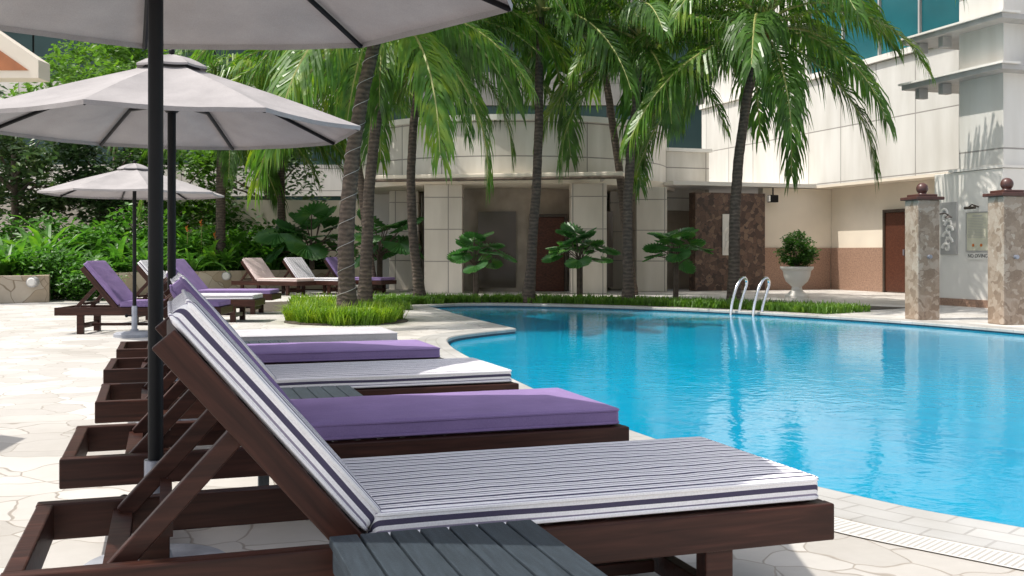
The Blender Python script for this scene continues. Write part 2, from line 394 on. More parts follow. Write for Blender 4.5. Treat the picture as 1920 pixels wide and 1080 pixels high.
# ------------------------------------------------------------ loungers
def cushion_mb(L,W,T,seed,sign=1):
    mb=MB(); rc=.019; nx=34; prof=[]
    for cx,cy,a0 in ((W/2-rc,T-rc,0),(-W/2+rc,T-rc,90),(-W/2+rc,rc,180),(W/2-rc,rc,270)):
        for k in range(6): a=R(a0+18*k); prof.append((cx+rc*math.cos(a),cy+rc*math.sin(a)))
    full=[]
    for i in range(len(prof)):
        a=prof[i]; b=prof[(i+1)%len(prof)]; full.append(a)
        if math.hypot(a[0]-b[0],a[1]-b[1])>.2:
            for k in range(1,12): full.append((a[0]+(b[0]-a[0])*k/12,a[1]+(b[1]-a[1])*k/12))
    xs=[]
    for k in range(6): xs.append(rc*(1-math.cos(R(18*k))))
    xs+= [rc+(L-2*rc)*k/nx for k in range(1,nx)]
    xs+= [L-x for x in xs[:6]][::-1]
    npf=len(full)
    for x in xs:
        dx=min(x,L-x); ins=0 if dx>=rc else rc-math.sqrt(max(0,rc*rc-(rc-dx)**2))
        for y,z in full:
            yy=y*(1-ins/(W/2)); zz=T/2+(z-T/2)*(1-ins/(T/2))
            if z>T*.5:
                puff=min(1,(min(x,L-x)/.10))*min(1,(W/2-abs(y))/.10)
                zz+=.002*puff+.005*noise.noise(Vector((x*4+seed,y*5,seed)))*puff+.003*noise.noise(Vector((x*13+seed,y*9,seed)))*puff
            yy+=.005*noise.noise(Vector((x*3+seed,seed,z*9)))
            mb.v.append(Vector((sign*x,yy,zz)))
    for i in range(len(xs)-1):
        for k in range(npf):
            f=[i*npf+k,i*npf+(k+1)%npf,(i+1)*npf+(k+1)%npf,(i+1)*npf+k]
            mb.f.append(f if sign>0 else f[::-1]); mb.m.append(0)
    mb.f.append(list(range(npf))); mb.m.append(0); mb.f.append([(len(xs)-1)*npf+k for k in range(npf)]); mb.m.append(0)
    return mb
def piping_mb(L,W,T,sign=1):
    mb=MB()
    for z in (.010,T-.010):
        pts=[]; r=.024
        for cx,cy,a0 in ((L-r,W/2-r,0),(r,W/2-r,90),(r,-W/2+r,180),(L-r,-W/2+r,270)):
            for k in range(5): a=R(a0+22.5*k); pts.append((sign*(cx+r*math.cos(a)),cy+r*math.sin(a),z))
        pts.append(pts[0]); mb.tube(pts,.0055,6)
    return mb
LL,LW=2.03,.70; PIV=(.775,.338)
def make_lounger(mat,ang=50):
    rt=thing('sun_lounger',(0,0,0),'x','sun lounger')
    b=MB(); w=.045
    for s in (-1,1): b.box(0,LL,s*(LW/2)-(w if s>0 else 0),s*(LW/2)+(w if s<0 else 0),.232,.33)
    b.box(.002,w,-LW/2+w,LW/2-w,.233,.329); b.box(LL-w,LL-.002,-LW/2+w,LW/2-w,.233,.329)
    b.box(.77,.80,-LW/2+w,LW/2-w,.24,.325)
    b.build('frame',MT['wood'],rt,bevel=.005)
    b=MB()
    for k in range(14): x=.83+k*.082; b.box(x,x+.06,-LW/2+w,LW/2-w,.312,.332)
    b.build('slat_base',MT['wood'],rt)
    for x in (.30,1.70):
        for s in (-1,1):
            b=MB(); y=s*.29; b.box(x-.04,x+.04,y-.028,y+.028,0,.231); b.build('leg',MT['wood'],rt,bevel=.004)
    for x in (.30,1.70):
        b=MB(); b.box(x-.02,x+.02,-.262,.262,.07,.13); b.build('stretcher',MT['wood'],rt,bevel=.004)
    b=MB(); b.box(.34,1.66,-.02,.02,.085,.12); b.build('stretcher',MT['wood'],rt,bevel=.004)
    a=R(ang)
    b=MB(); BL=.655
    for s in (-1,1): b.box(-BL,.0,s*.325-.016,s*.325+.016,-.066,-.002)
    for x in (-BL+.03,-.55,-.42,-.29,-.16,-.04): b.box(x-.025,x+.025,-.308,.308,-.03,-.004)
    o=b.build('backrest_frame',MT['wood'],rt,bevel=.004); o.location=(PIV[0],0,PIV[1]); o.rotation_euler=(0,a,0)
    top=Vector((PIV[0]-math.cos(a)*.42,0,PIV[1]+math.sin(a)*.42-.05))
    for s in (-1,1):
        b=MB(); b.bar((top.x,s*.27,top.z),(.22,s*.27,.30),.032,.045); b.build('prop',MT['wood'],rt,bevel=.004)
    b=MB(); b.bar((.33,-.25,.375),(.33,.25,.375),.03,.03); b.bar((.22,-.3,.285),(.22,.3,.285),.05,.04); b.build('prop_bar',MT['wood'],rt)
    sd=random.uniform(0,50)
    o=cushion_mb(1.215,.655,.068,sd).build('seat_cushion',mat,rt,smooth=True,ang=70); o.location=(.785,0,.334)
    piping_mb(1.215,.655,.068).build('piping',mat,o,smooth=True)
    o=cushion_mb(.668,.655,.068,sd+7,-1).build('back_cushion',mat,rt,smooth=True,ang=70); o.location=(PIV[0]-.01,0,PIV[1]+.012); o.rotation_euler=(0,a,0)
    piping_mb(.668,.655,.068,-1).build('piping',mat,o,smooth=True)
    return rt
protos={'S':make_lounger(MT['stripe'],49.5),'P':make_lounger(MT['purple'],50.5),'W':make_lounger(MT['offwhite'],49),'B':make_lounger(MT['beige'],48)}; used=set()
def put_lounger(k,x0,yc,label,group=None,rz=0):
    o=protos[k] if k not in used else copy_tree(protos[k]); used.add(k)
    o.location=(x0,yc,0); o.rotation_euler=(0,0,rz); o['label']=label
    if group: o['group']=group
    return o
X0=-.33; HW=.35
row='loungers in the row beside the pool'
put_lounger('S',X0,2.37+HW,'grey and white striped lounger nearest the camera, behind the big slatted table',row)
put_lounger('P',X0,3.67+HW,'purple lounger directly behind the nearest striped lounger',row)
put_lounger('S',X0+.02,5.04+HW,'second striped lounger of the pool row, behind the small slatted table and purple lounger',row,R(.8))
put_lounger('P',X0-.01,6.42+HW,'purple lounger between striped lounger and pale grey lounger in pool row',row,R(-.6))
put_lounger('W',X0,7.75+HW,'pale grey lounger at the far end of the near pool row',row)
far='loungers in the row on the left beyond the near row'
def putp(k,u,d,label,group,rz): q=P(u,d); put_lounger(k,q.x,q.y,label,group,R(rz))
putp('P',122,13.15,'purple lounger standing alone in front, left of the parasol poles',far,-16)
putp('S',228,15.3,'striped lounger just behind the left purple lounger',far,-17)
putp('P',290,17.3,'purple lounger behind the left striped lounger',far,-18)
putp('B',452,25.6,'beige pink lounger in front of hedge, leftmost of the distant three',None,-46)
putp('S',528,26.1,'striped lounger in the middle of the distant three by hedge',None,-46)
putp('P',603,26.6,'purple lounger rightmost of the distant three by the fan plant',None,-44)

# ------------------------------------------------------------ side tables
def make_table():
    rt=thing('side_table',(0,0,0),'x','side table','slatted side tables')
    b=MB(); w=.48; n=7; sw=w/n
    for k in range(n): b.box(-w/2+k*sw+.003,-w/2+(k+1)*sw-.003,-.25,.25,.350,.373)
    for y in (-.23,.23): b.box(-.23,.23,y-.018,y+.018,.30,.349)
    for x in (-.22,.22): b.box(x-.015,x+.015,-.211,.211,.302,.348)
    b.build('tabletop',MT['slate'],rt,bevel=.003)
    for x in (-.20,.20):
        for y in (-.21,.21):
            b=MB(); b.box(x-.022,x+.022,y-.022,y+.022,0,.299); b.build('leg',MT['slate'],rt,bevel=.003)
    return rt
t=make_table()
for i,(x,y,l) in enumerate([(.58,2.065,'dark slatted table in the foreground beside the nearest lounger'),(.59,4.70,'dark slatted table between the near purple and second striped lounger'),(.59,7.43,'small dark slatted table between far purple and pale grey lounger')]):
    o=t if i==0 else copy_tree(t); o.location=(x,y,0); o['label']=l

# ------------------------------------------------------------ parasols
def make_umbrella(loc,Rr,zr,za,rot,label):
    rt=thing('parasol',loc,label,'parasol',None)
    b=MB(); b.lathe([(.24,0),(.24,.035),(.21,.055),(.05,.065),(.045,.09)],28); b.build('base',MT['concrete'],rt,smooth=True)
    b=MB(); b.tube([(0,0,.06),(0,0,.37)],.034,16); b.build('sleeve',MT['steel'],rt,smooth=True)
    b=MB(); b.tube([(-.03,0,.25),(-.075,0,.25)],.009,8); b.sphere((-.09,0,.25),.02,8); b.build('clamp_knob',MT['black'],rt,smooth=True)
    b=MB(); b.tube([(0,0,.10),(0,0,za-.01)],.0225,16); b.build('pole',MT['black'],rt,smooth=True)
    def can(r0,R1,zt,zb,nr,hem,sagk=.03):
        b=MB(); nseg=8; per=8; N=nseg*per
        for i in range(nr+1):
            f=i/nr; r=r0+(R1-r0)*f
            for k in range(N):
                th=2*PI*k/N; q=(k%per)/per; m=abs(q-.5)*2
                edge=math.cos(PI/nseg)/math.cos((q-.5)*2*PI/nseg)
                rr=r*edge*(1-.018*(1-m*m)*f)
                z=zt+(zb-zt)*(f**.93)-sagk*math.sin(PI*min(1,f*.9))*(1-m*m)
                z+=.015*math.sin(PI*f)+.004*noise.noise(Vector((rr*math.cos(th)*6,rr*math.sin(th)*6,r0*9)))*(1-m*m)
                b.v.append(Vector((rr*math.cos(th+rot),rr*math.sin(th+rot),z)))
        for i in range(nr):
            for k in range(N): b.f.append([i*N+k,(i+1)*N+k,(i+1)*N+(k+1)%N,i*N+(k+1)%N]); b.m.append(0)
        if hem:
            o=len(b.v)
            for k in range(N): p=b.v[nr*N+k]; b.v.append(Vector((p.x*.997,p.y*.997,p.z-hem)))
            for k in range(N): b.f.append([nr*N+k,o+k,o+(k+1)%N,nr*N+(k+1)%N]); b.m.append(0)
        return b
    c=can(.10,Rr,za-.05,zr,10,.022).build('canopy',MT['canopy'],rt,smooth=True,ang=25)
    can(.004,.20,za+.015,za-.055,4,.012,.010).build('vent',MT['canopy'],c,smooth=True,ang=25)
    can(.10,.17,za-.042,za-.078,2,0,.0).build('vent_mesh',MT['canopyd'],c)
    hz=zr+.13
    b=MB(); b.lathe([(.03,-.05),(.05,-.03),(.05,.03),(.03,.05)],16,(0,0,hz)); b.build('hub',MT['black'],rt,smooth=True)
    b=MB(); b.lathe([(.05,-.02),(.055,.0),(.04,.03)],16,(0,0,za-.07)); b.sphere((0,0,za+.03),.018,8); b.build('finial',MT['black'],rt,smooth=True)
    for k in range(8):
        th=2*PI*k/8+rot; dx,dy=math.cos(th),math.sin(th)
        def zc(f): return za-.05+(zr-za+.05)*(f**.93)+.015*math.sin(PI*f)
        r=MB(); pts=[]
        for i in range(7):
            f=i/6; rr=.05+(Rr-.055)*f; ff=max(0,(rr-.10)/(Rr-.10)); pts.append((dx*rr*.995,dy*rr*.995,zc(ff)-.018))
        r.tube(pts,.011,6); rb=r.build('rib',MT['black'],rt)
        s=MB(); rr=.10+(Rr-.1)*.48; s.tube([(dx*.05,dy*.05,hz),(dx*rr,dy*rr,zc(.48)-.03)],.009,6); s.build('strut',MT['black'],rb)
    return rt
make_umbrella((-.03,3.36,0),1.17,1.86,2.23,R(24-18.4-3),'big grey parasol above the nearest lounger, cut by the top edge')
make_umbrella((.03,6.08,0),1.06,1.70,2.09,R(-18.4-3),'grey parasol with vented top behind the nearest parasol')
make_umbrella((-.36,13.3,0),1.07,1.72,2.07,R(10),'small distant grey parasol over the left loungers')
make_umbrella((-2.55,3.3,0),1.15,1.75,2.12,R(9),'unseen grey parasol added just left of the frame to shade the near deck')  # added out of view so its shadow falls on the near-left deck
make_umbrella((-2.75,6.0,0),1.15,1.75,2.12,R(15),'unseen grey parasol added left of the frame to shade the deck farther back')  # another unseen parasol, added to carry that shade farther back

# ------------------------------------------------------------ leaves and plants
def frond_mesh(name,e0,L,droop,seed,dens=70):
    rnd=random.Random(seed); mb=MB(); n=24; ds=L/n
    p=Vector((0,0,0)); pts=[p.copy()]; tans=[]; bend=rnd.uniform(-.3,.3); az=0
    for i in range(n):
        s=i/n; e=max(-1.5,e0-droop*(s**1.2)); az=bend*s
        t=Vector((math.cos(e)*math.cos(az),math.cos(e)*math.sin(az),math.sin(e))); tans.append(t); p=p+t*ds; pts.append(p.copy())
    tans.append(tans[-1])
    mb.tube(pts[::2],[.032*(1-.85*(i/12))+.003 for i in range(len(pts[::2]))],5,1)
    for i in range(dens):
        s=.13+.87*i/(dens-1); k=min(n-1,int(s*n)); q=pts[k].lerp(pts[k+1],s*n-k); T=tans[k]
        for sd in (-1,1):
            if rnd.random()<.06: continue
            S=Vector((-math.sin(az*s),math.cos(az*s),0))*sd
            N=T.cross(S)*sd
            if N.z<0: N=-N
            prof=min(1,(s-.03)/.22)**.7*(1-.55*max(0,(s-.5)/.5)**1.3)
            ll=1.04*prof*rnd.uniform(.78,1.12)*(L/3.4)
            a=R(36+32*s+rnd.uniform(-9,9))
            D=(S*math.cos(a)+T*math.sin(a)+N*rnd.uniform(-.05,.28)).normalized()
            wv=(T-D*T.dot(D)).normalized()*(.0180*(.7+.5*prof))
            g=rnd.uniform(.5,1.15); c=q.copy(); vs=[c-wv*.6,c+wv*.6]
            d=D.copy()
            for j,fr in enumerate((.30,.36)):
                c=c+d*ll*fr; d=(d+Vector((0,0,-g*(1+.8*j)))).normalized()
                wj=wv*(1.0 if j==0 else .78); vs+=[c-wj,c+wj]
            c=c+d*ll*.34; vs.append(c)
            mb.add(vs,[(0,2,3,1),(2,4,5,3),(4,6,5)],0)
    return mb.mesh(name,[MT['frond'],MT['rachis']])
fr_el=[80,68,56,45,34,22,10,-6,-24]
FR=[frond_mesh('frond',R(e),3.4,R(52+max(0,e)*1.0),100+i) for i,e in enumerate(fr_el)]
FR2=[frond_mesh('frond',R(e),3.4,R(68+max(0,e)*.98),200+i) for i,e in enumerate(fr_el)]
def palm(label,bu,bd,tu,tv,td,L,r0=.14,r1=.09,nf=18,seed=0,bow=.15,nuts=False):
    rnd=random.Random(seed); b=P(bu,bd); tp=P(tu,td,ZV(tv,td))-b
    rt=thing('palm_tree',b,label,'palm tree','coconut palms round the pool',0)
    mb=MB(); pts=[]; rad=[]; n=44
    lean=Vector((tp.x,tp.y,0)).normalized() if Vector((tp.x,tp.y,0)).length>1e-3 else Vector((1,0,0))
    for i in range(n+1):
        f=i/n; q=Vector((tp.x*f,tp.y*f,tp.z*f))-lean*bow*math.sin(PI*f)
        q+=Vector((.02*noise.noise(Vector((f*6,seed,0))),.02*noise.noise(Vector((seed,f*6,0))),0))
        pts.append(q); rad.append((r0+(r1-r0)*f)*(1+.45*max(0,1-f*9))*(1+(.03 if i%2 else -.02)))
    mb.tube(pts,rad,12); mb.build('trunk',MT['trunk'],rt,smooth=True,ang=60)
    c=MB(); c.tube([tp-Vector((0,0,.25)),tp,tp+Vector((0,0,.35))],[r1*1.1,r1*1.6,r1*.6],10); c.build('crown_shaft',MT['rachis'],rt,smooth=True)
    ga=rnd.uniform(0,6)
    for k in range(nf):
        f=k/(nf-1); vi=min(len(fr_el)-1,int((f**.8)*(len(fr_el)-.01)))
        me=(FR if rnd.random()<.5 else FR2)[vi]
        o=link('frond',me,rt); s=L/3.4*rnd.uniform(.82,1.1)*(.8 if k<2 else 1)
        o.location=tp+Vector((0,0,.18-.3*f)); o.scale=(s,s,s); ga+=2.39996+rnd.uniform(-.2,.2)
        o.rotation_euler=(rnd.uniform(-.1,.1),rnd.uniform(-.1,.1),ga)
    if nuts:
        m=MB()
        for k in range(18):
            a=rnd.uniform(0,6.28); r=rnd.uniform(.14,.3); m.sphere(tp+Vector((math.cos(a)*r,math.sin(a)*r,rnd.uniform(-.3,.1))),rnd.uniform(.03,.06),6)
        m.build('fruit_cluster',MT['fruit'],rt,smooth=True)
    return rt,pts,rad,b
pA,ptsA,radA,bA=palm('leaning thick palm in the bright grass island, cable wound on trunk',650,15.3,722,5,15.6,3.4,.132,.085,20,1,.22)
palm('slim palm just behind the leaning island palm',684,18.6,735,45,19.3,3.4,.115,.08,19,2,.2)
palm('palm with trunk left of rotunda columns, beside the arch relief',788,21.3,800,55,21.3,3.5,.105,.075,20,3,.25)
palm('straight palm in front of the rotunda entrance',990,21.0,1012,10,20.8,3.5,.105,.075,20,4,-.1)
palm('palm before the right end of the rotunda, behind the hedge strip',1178,20.6,1205,85,20.6,2.9,.105,.08,20,5,.12)
palm('palm with orange fruit cluster in front of the white panelled wall',1378,20.2,1428,55,20.0,3.9,.115,.08,27,6,.2,True)
palm('background palm behind the left hedge, seen under the parasol',413,28,415,205,28,3.4,.14,.11,19,7,0)
palm('background palm hidden behind the leaning palm, crown over the hedge',700,26,640,110,27,3.8,.11,.09,20,8,.1)
palm('background palm between hedge and fan plant, crown under the second parasol',522,30,520,215,30,3.4,.12,.10,17,10,.1)
palm('tall background palm behind the rotunda palms with crown at top edge',1186,25,1110,-10,24.4,3.8,.10,.08,18,9,.1)
# cable on leaning palm
mb=MB(); cp=[]
for i in range(340):
    f=.04+.8*i/340; k=f*44; j=int(k); q=ptsA[j].lerp(ptsA[j+1],k-j); r=radA[j]*1.03+.006; a=i/340*2*PI*11
    cp.append(bA+q+Vector((math.cos(a)*r,math.sin(a)*r,0)))
mb.tube(cp,.0045,5); tag(mb.build('light_cable',MT['greytrim']),'thin pale cable spiralling up the leaning palm trunk','cable')

def blades(mb,pts,h0,h1,w,rnd,lean=.6):
    for p in pts:
        a=rnd.uniform(0,6.283); h=rnd.uniform(h0,h1); l=rnd.uniform(.1,lean)*h; d=Vector((math.cos(a),math.sin(a),0)); s=Vector((-d.y,d.x,0))*w*rnd.uniform(.7,1.3)
        p=Vector(p); m=p+d*l*.35+Vector((0,0,h*.62)); t=p+d*l+Vector((0,0,h*.92 if l<h*.4 else h*.68))
        mb.add([p-s,p+s,m+s*.8,m-s*.8,t],[(0,1,2,3),(3,2,4)])
rnd=random.Random(5)
mb=MB(); pts=[]; ci=P(650,15.25)
while len(pts)<9000:
    x,y=rnd.uniform(-1,1),rnd.uniform(-1,1); a=math.atan2(y,x)
    if x*x+y*y<1+.18*math.sin(3*a)+.1*math.sin(7*a+1): pts.append((ci.x+x*.84,ci.y+y*.92,0))
cut=len(pts)
for k in range(2400):
    f=rnd.random(); q=P(585+rnd.uniform(-40,50),16+5*f); pts.append((q.x,q.y,0))
blades(mb,pts[:5600],.14,.30,.008,rnd,1.5); blades(mb,pts[5600:cut],.22,.38,.0065,rnd,1.4); blades(mb,pts[cut:],.12,.28,.010,rnd,1.3)
tag(mb.build('island_grass',MT['grass']),'bright long grass around the leaning palm base','grass',None,'stuff')
b=MB(); b.lathe([(.9,.0),(.9,.02),(.5,.05),(.05,.06)],30,(ci.x,ci.y,-.002)); tag(b.build('island_soil',MT['soil'],smooth=True),kind='structure')
mb=MB(); pts=[]
fi=[i for i in range(NP) if (pool[i].y>14.6 and pool[i].x>4.6)]
for k in range(15000):
    i=rnd.choice(fi); t=rnd.random()
    p0=pool[i]; p1=pool[(i+1)%NP]; q=p0.lerp(p1,t); tt=(p1-p0).normalized(); nn=Vector((-tt.y,tt.x)); o=.48+1.3*rnd.random()+.12*noise.noise(Vector((q.x*2,q.y*2,0)))
    q=q+nn*o; pts.append((q.x,q.y,0))
for k in range(1500):
    q=P(rnd.uniform(690,830),rnd.uniform(20.3,22.5)); pts.append((q.x,q.y,0))
blades(mb,pts[::2],.10,.19,.013,rnd,1.6); blades(mb,pts[1::2],.11,.24,.009,rnd,1.4)
tag(mb.build('hedge_grass',MT['strip']),'low green ground cover strip along the far pool edge','ground cover',None,'stuff')
mb=MB(); o1=offset(pool,.46); o2=offset(pool,3.4)
for i in fi[:-1]:
    a,b_,c,d=o1[i],o1[i+1],o2[i+1],o2[i]; mb.add([(a.x,a.y,.006),(d.x,d.y,.006),(c.x,c.y,.006),(b_.x,b_.y,.006)],[(3,2,1,0)])
tag(mb.build('planting_bed',MT['soil']),kind='structure')

# fan palms
def fanleaf(Rl,seed,sec=150):
    rnd=random.Random(seed); mb=MB(); n=44; vs=[(0,0,0)]
    for ring in (.55,1.0):
        for k in range(n+1):
            a=R(-sec+2*sec*k/n); pl=(.022 if k%2 else -.022)*Rl/.4*ring
            r=Rl*ring*(1 if ring<1 else (1.0 if k%2 else .84)*rnd.uniform(.93,1.03))
            vs.append((r*math.cos(a)+Rl*.1,r*math.sin(a),pl-.30*r*r+.06*Rl*ring))
    fs=[]
    for k in range(n):
        fs.append((0,1+k,2+k)); fs.append((1+k,1+n+1+k,2+n+1+k,2+k))
    mb.add(vs,fs); return mb.mesh('leaf',MT['fan'])
FL=[fanleaf(.40,i) for i in range(3)]
def fanplant(label,loc,h,nl,S,seed,group='small fan palms before the rotunda'):
    rnd=random.Random(seed); rt=thing('fan_palm',loc,label,'fan palm',group)
    st=MB(); lv=[]
    for k in range(nl):
        a=k*2.4+rnd.uniform(-.3,.3); f=k/nl; el=R(78-74*f+rnd.uniform(-8,8)); ln=(.46+.24*rnd.random())*S
        c=Vector((rnd.uniform(-.05,.05),rnd.uniform(-.05,.05),h*(.85+.2*rnd.random()))); d=Vector((math.cos(a)*math.cos(el),math.sin(a)*math.cos(el),math.sin(el)))
        e=c+d*ln+Vector((0,0,-.10*ln*f)); st.tube([(c.x*.8,c.y*.8,0),c*.96,c+d*ln*.5,e],[.026*S,.018*S,.011*S,.008*S],5); lv.append((e,d,el,a))
    st.build('stem',MT['bark'],rt)
    for e,d,el,a in lv:
        o=link('leaf',rnd.choice(FL),rt); o.location=e; s=S*rnd.uniform(.7,1.0); o.scale=(s,s,s); o.rotation_euler=(rnd.uniform(-.4,.4),-(el*.95-.75)+rnd.uniform(-.25,.25),a)
    return rt
fanplant('small fan palm before the left rotunda columns',P(893,23.3),.80,17,.90,11)
fanplant('small fan palm before the rotunda entrance door, middle of three',P(1087,23.0),.90,18,.95,12)
fanplant('small fan palm before the dark stone wall, right of three',P(1266,22.6),.88,18,.95,13)
fanplant('large fan leaved plant left of the leaning palm',P(585,28.8),1.05,18,1.65,14,None)
fanplant('fan leaved plant half hidden behind the leaning palm trunk',P(712,27.0),1.0,14,1.4,15,None)

def leafcloud(n,rx,ry,rz,ls,seed,K=26,asp=.5,spread=.3):
    rnd=random.Random(seed); mb=MB(); cl=[]
    while len(cl)<K:
        p=Vector((rnd.uniform(-1,1),rnd.uniform(-1,1),rnd.uniform(-1,1)))
        if .35<p.length<1: cl.append(p)
    for i in range(n):
        c=rnd.choice(cl); p=c+Vector((rnd.gauss(0,spread),rnd.gauss(0,spread),rnd.gauss(0,spread*.8)))*.62
        p=Vector((p.x*rx,p.y*ry,p.z*rz)); nr=Vector((rnd.gauss(0,.6),rnd.gauss(0,.6),1)).normalized()
        a=rnd.uniform(0,6.283); d=Vector((math.cos(a),math.sin(a),rnd.uniform(-.7,.2))); d=(d-nr*d.dot(nr)).normalized(); s=nr.cross(d)
        l=ls*rnd.uniform(.6,1.3); w=l*asp*.5
        mb.add([p,p+d*l*.5+s*w+nr*w*.3,p+d*l,p+d*l*.5-s*w+nr*w*.3],[(0,1,2),(0,2,3)])
    return mb
def tree(label,loc,zc,rx,rz,n,mat,seed,r=.13,ls=.22,group=None):
    rt=thing('broadleaf_tree',loc,label,'tree',group); rnd=random.Random(seed)
    m=MB(); m.tube([(0,0,0),(.05,0,zc*.5),(0,.05,zc)],[r,r*.8,r*.5],9)
    for k in range(7):
        a=k*.9; z=zc*.65+k*.1; m.tube([(0,0,z),(math.cos(a)*rx*.35,math.sin(a)*rx*.35,z+rz*.25),(math.cos(a)*rx*.75,math.sin(a)*rx*.75,z+rz*(.2+.06*k))],[r*.4,r*.25,r*.08],6)
    m.build('trunk',MT['bark'],rt,smooth=True)
    o=leafcloud(n,rx,rx,rz,ls,seed,22,.5,.26).build('crown',mat,rt); o.location=(0,0,zc); return rt
tree('dark leaved tree at the far left edge behind the planter wall',P(25,28.5),3.7,1.6,1.8,4000,MT['darkleaf'],31,ls=.25)
tree('dark leaved tree behind the second parasol, right of the leftmost tree',P(190,30),3.4,1.8,1.8,4000,MT['darkleaf'],32,ls=.25)
tree('bright green tree rising above the second parasol at left',P(215,35),6.3,2.6,1.9,5000,MT['treeleaf'],33,ls=.26)
tree('green tree behind the distant parasol',P(320,31),2.9,1.7,1.6,3600,MT['treeleaf'],34,ls=.24)
tree('dark tree in the gap left of the background palm',P(500,34),3.4,2.0,2.0,3600,MT['darkleaf'],35)

# strap leaved plants
def strap_mesh(seed,n=24):
    rnd=random.Random(seed); mb=MB()
    for k in range(n):
        a=rnd.uniform(0,6.283); L=rnd.uniform(.6,1.25); w=rnd.uniform(.032,.062); e=R(rnd.uniform(50,88)); d=Vector((math.cos(a),math.sin(a),0)); s=Vector((-d.y,d.x,0)); p=Vector((rnd.uniform(-.14,.14),rnd.uniform(-.14,.14),0)); vs=[]
        for j in range(6):
            f=j/5; ww=w*(.25+math.sin(PI*min(1,f*.85+.12)))*.85 if j<5 else .004
            vs+=[p-s*ww+Vector((0,0,.25*ww)),p,p+s*ww+Vector((0,0,.25*ww))]
            p=p+(d*math.cos(e)+Vector((0,0,math.sin(e))))*L/5; e-=R(rnd.uniform(8,28))
        mb.add(vs,[(3*j+q,3*j+q+1,3*j+q+4,3*j+q+3) for j in range(5) for q in (0,1)])
    return mb.mesh('foliage',MT['hedge'])
ST=[strap_mesh(i) for i in range(4)]
rnd=random.Random(21); hp=[]
wa,wb=P(94,23.2),P(640,29.5)
for i in range(54):
    f=(i%27+rnd.uniform(-.3,.3))/26.0; q=wa.lerp(wb,f); nrm=(wb-wa).normalized(); back=Vector((-nrm.y,nrm.x,0))*(.45+(1.2 if i>=27 else 0)+rnd.uniform(0,.5))
    hp.append((q+back,rnd.uniform(.7,1.25)*(1.4 if i>=27 else .95)))
for i in range(10): hp.append((P(-50+i*14,21.9+rnd.uniform(0,1.6)),rnd.uniform(.8,1.2)))
for i,(q,s) in enumerate(hp):
    rt=thing('leafy_plant',(q.x,q.y,.35),'lush green strap leaved plant in the hedge behind the stone planter wall','plant','hedge plants in the raised bed',rnd.uniform(0,6))
    o=link('foliage',ST[i%4],rt); o.scale=(s,s,s*1.1)
for i in range(4):
    q=wa.lerp(wb,.42+.05*i)+Vector((-.4,1.2,0)); rt=thing('flower_spike',(q.x,q.y,.35),'small orange flower spike standing among the hedge leaves','flower','orange flowers in the hedge')
    h=1.1+.16*(i%3)
    m=MB(); m.tube([(0,0,0),(.02,0,h)],.012,5); m.build('stem',MT['rachis'],rt)
    m=MB()
    for k in range(5): a=k*1.3; m.tube([(0,0,h-.05+.03*k),(math.cos(a)*.05,math.sin(a)*.05,h+.01+.03*k)],[.018,.004],5)
    m.build('bloom',MT['orange'],rt)
SH=[leafcloud(1900,.75,.75,.55,.14,60+i,20).mesh('foliage',MT['hedge']) for i in range(3)]
for i,(u,d,s,z) in enumerate([(135,22.4,1.0,.5),(170,22.2,.75,.35),(105,22.6,.9,.6),(300,27.5,1.2,1.0),(380,28.5,1.2,1.0),(470,30,1.2,.9),(120,26.5,1.4,1.2),(230,28,1.5,1.3),(350,29.5,1.5,1.3),(440,30.5,1.5,1.4),(10,27,1.2,1.1)]):
    rt=thing('shrub',P(u,d),'glossy spreading shrub spilling over the wall corner left' if i<3 else 'rounded shrub at the back of the hedge bed','shrub','shrubs over the wall corner' if i<3 else 'shrubs at the back of the hedge')
    m=MB()
    for k in range(5): m.tube([(0,0,0),(math.cos(k*1.3)*.25*s,math.sin(k*1.3)*.25*s,z)],[.02,.008],5)
    m.build('stem',MT['bark'],rt); o=link('foliage',SH[i%3],rt); o.location=(0,0,z); o.scale=(s,s,s)

# ------------------------------------------------------------ walls of the bed
def wallseg(mb,p,q,th,z0,z1,mi=0):
    d=(q-p); L=d.length; x=d.normalized(); y=Vector((-x.y,x.x,0)); M=Matrix((x,y,Vector((0,0,1)))).transposed().to_4x4(); M.translation=Vector((p.x,p.y,0))
    return mb.box(0,L,0,th,z0,z1,mi,M)
w=MB(); wallseg(w,P(-260,19.3),P(92,21.3),.25,0,.55); wallseg(w,P(92,21.3),P(97,23.1),.25,0,.549)
tag(w.build('planter_wall',MT['wallstone'],bevel=.01),'tan stone planter wall at the left edge of the terrace','wall')
w=MB(); wallseg(w,P(98,23.3),P(650,29.6),.25,0,.55)
tag(w.build('planter_wall',MT['wallstone'],bevel=.01),'low tan stone planter wall behind the left loungers','wall')
w=MB(); w.add([P(-260,19.5,.34),P(92,21.5,.34),P(97,23.4,.34),P(650,29.8,.34),P(650,34,.34),P(-260,34,.34)],[(0,1,2,3,4,5)])
tag(w.build('bed_soil',MT['soil']),kind='structure')
for u,d,l in ((60,21.0,'round white wall lamp on the left planter wall'),(424,26.6,'round white wall lamp on the wall behind the loungers')):
    rt=thing('wall_lamp',P(u,d-.03,.42),l,'lamp',None,-YAW)
    m=MB(); m.tube([(0,.1,0),(0,-.03,0)],.11,18); m.build('housing',MT['greytrim'],rt,smooth=True)
    m=MB(); m.tube([(0,-.031,0),(0,-.05,0)],[.09,.07],18); m.build('lens',MT['plaster'],rt,smooth=True)

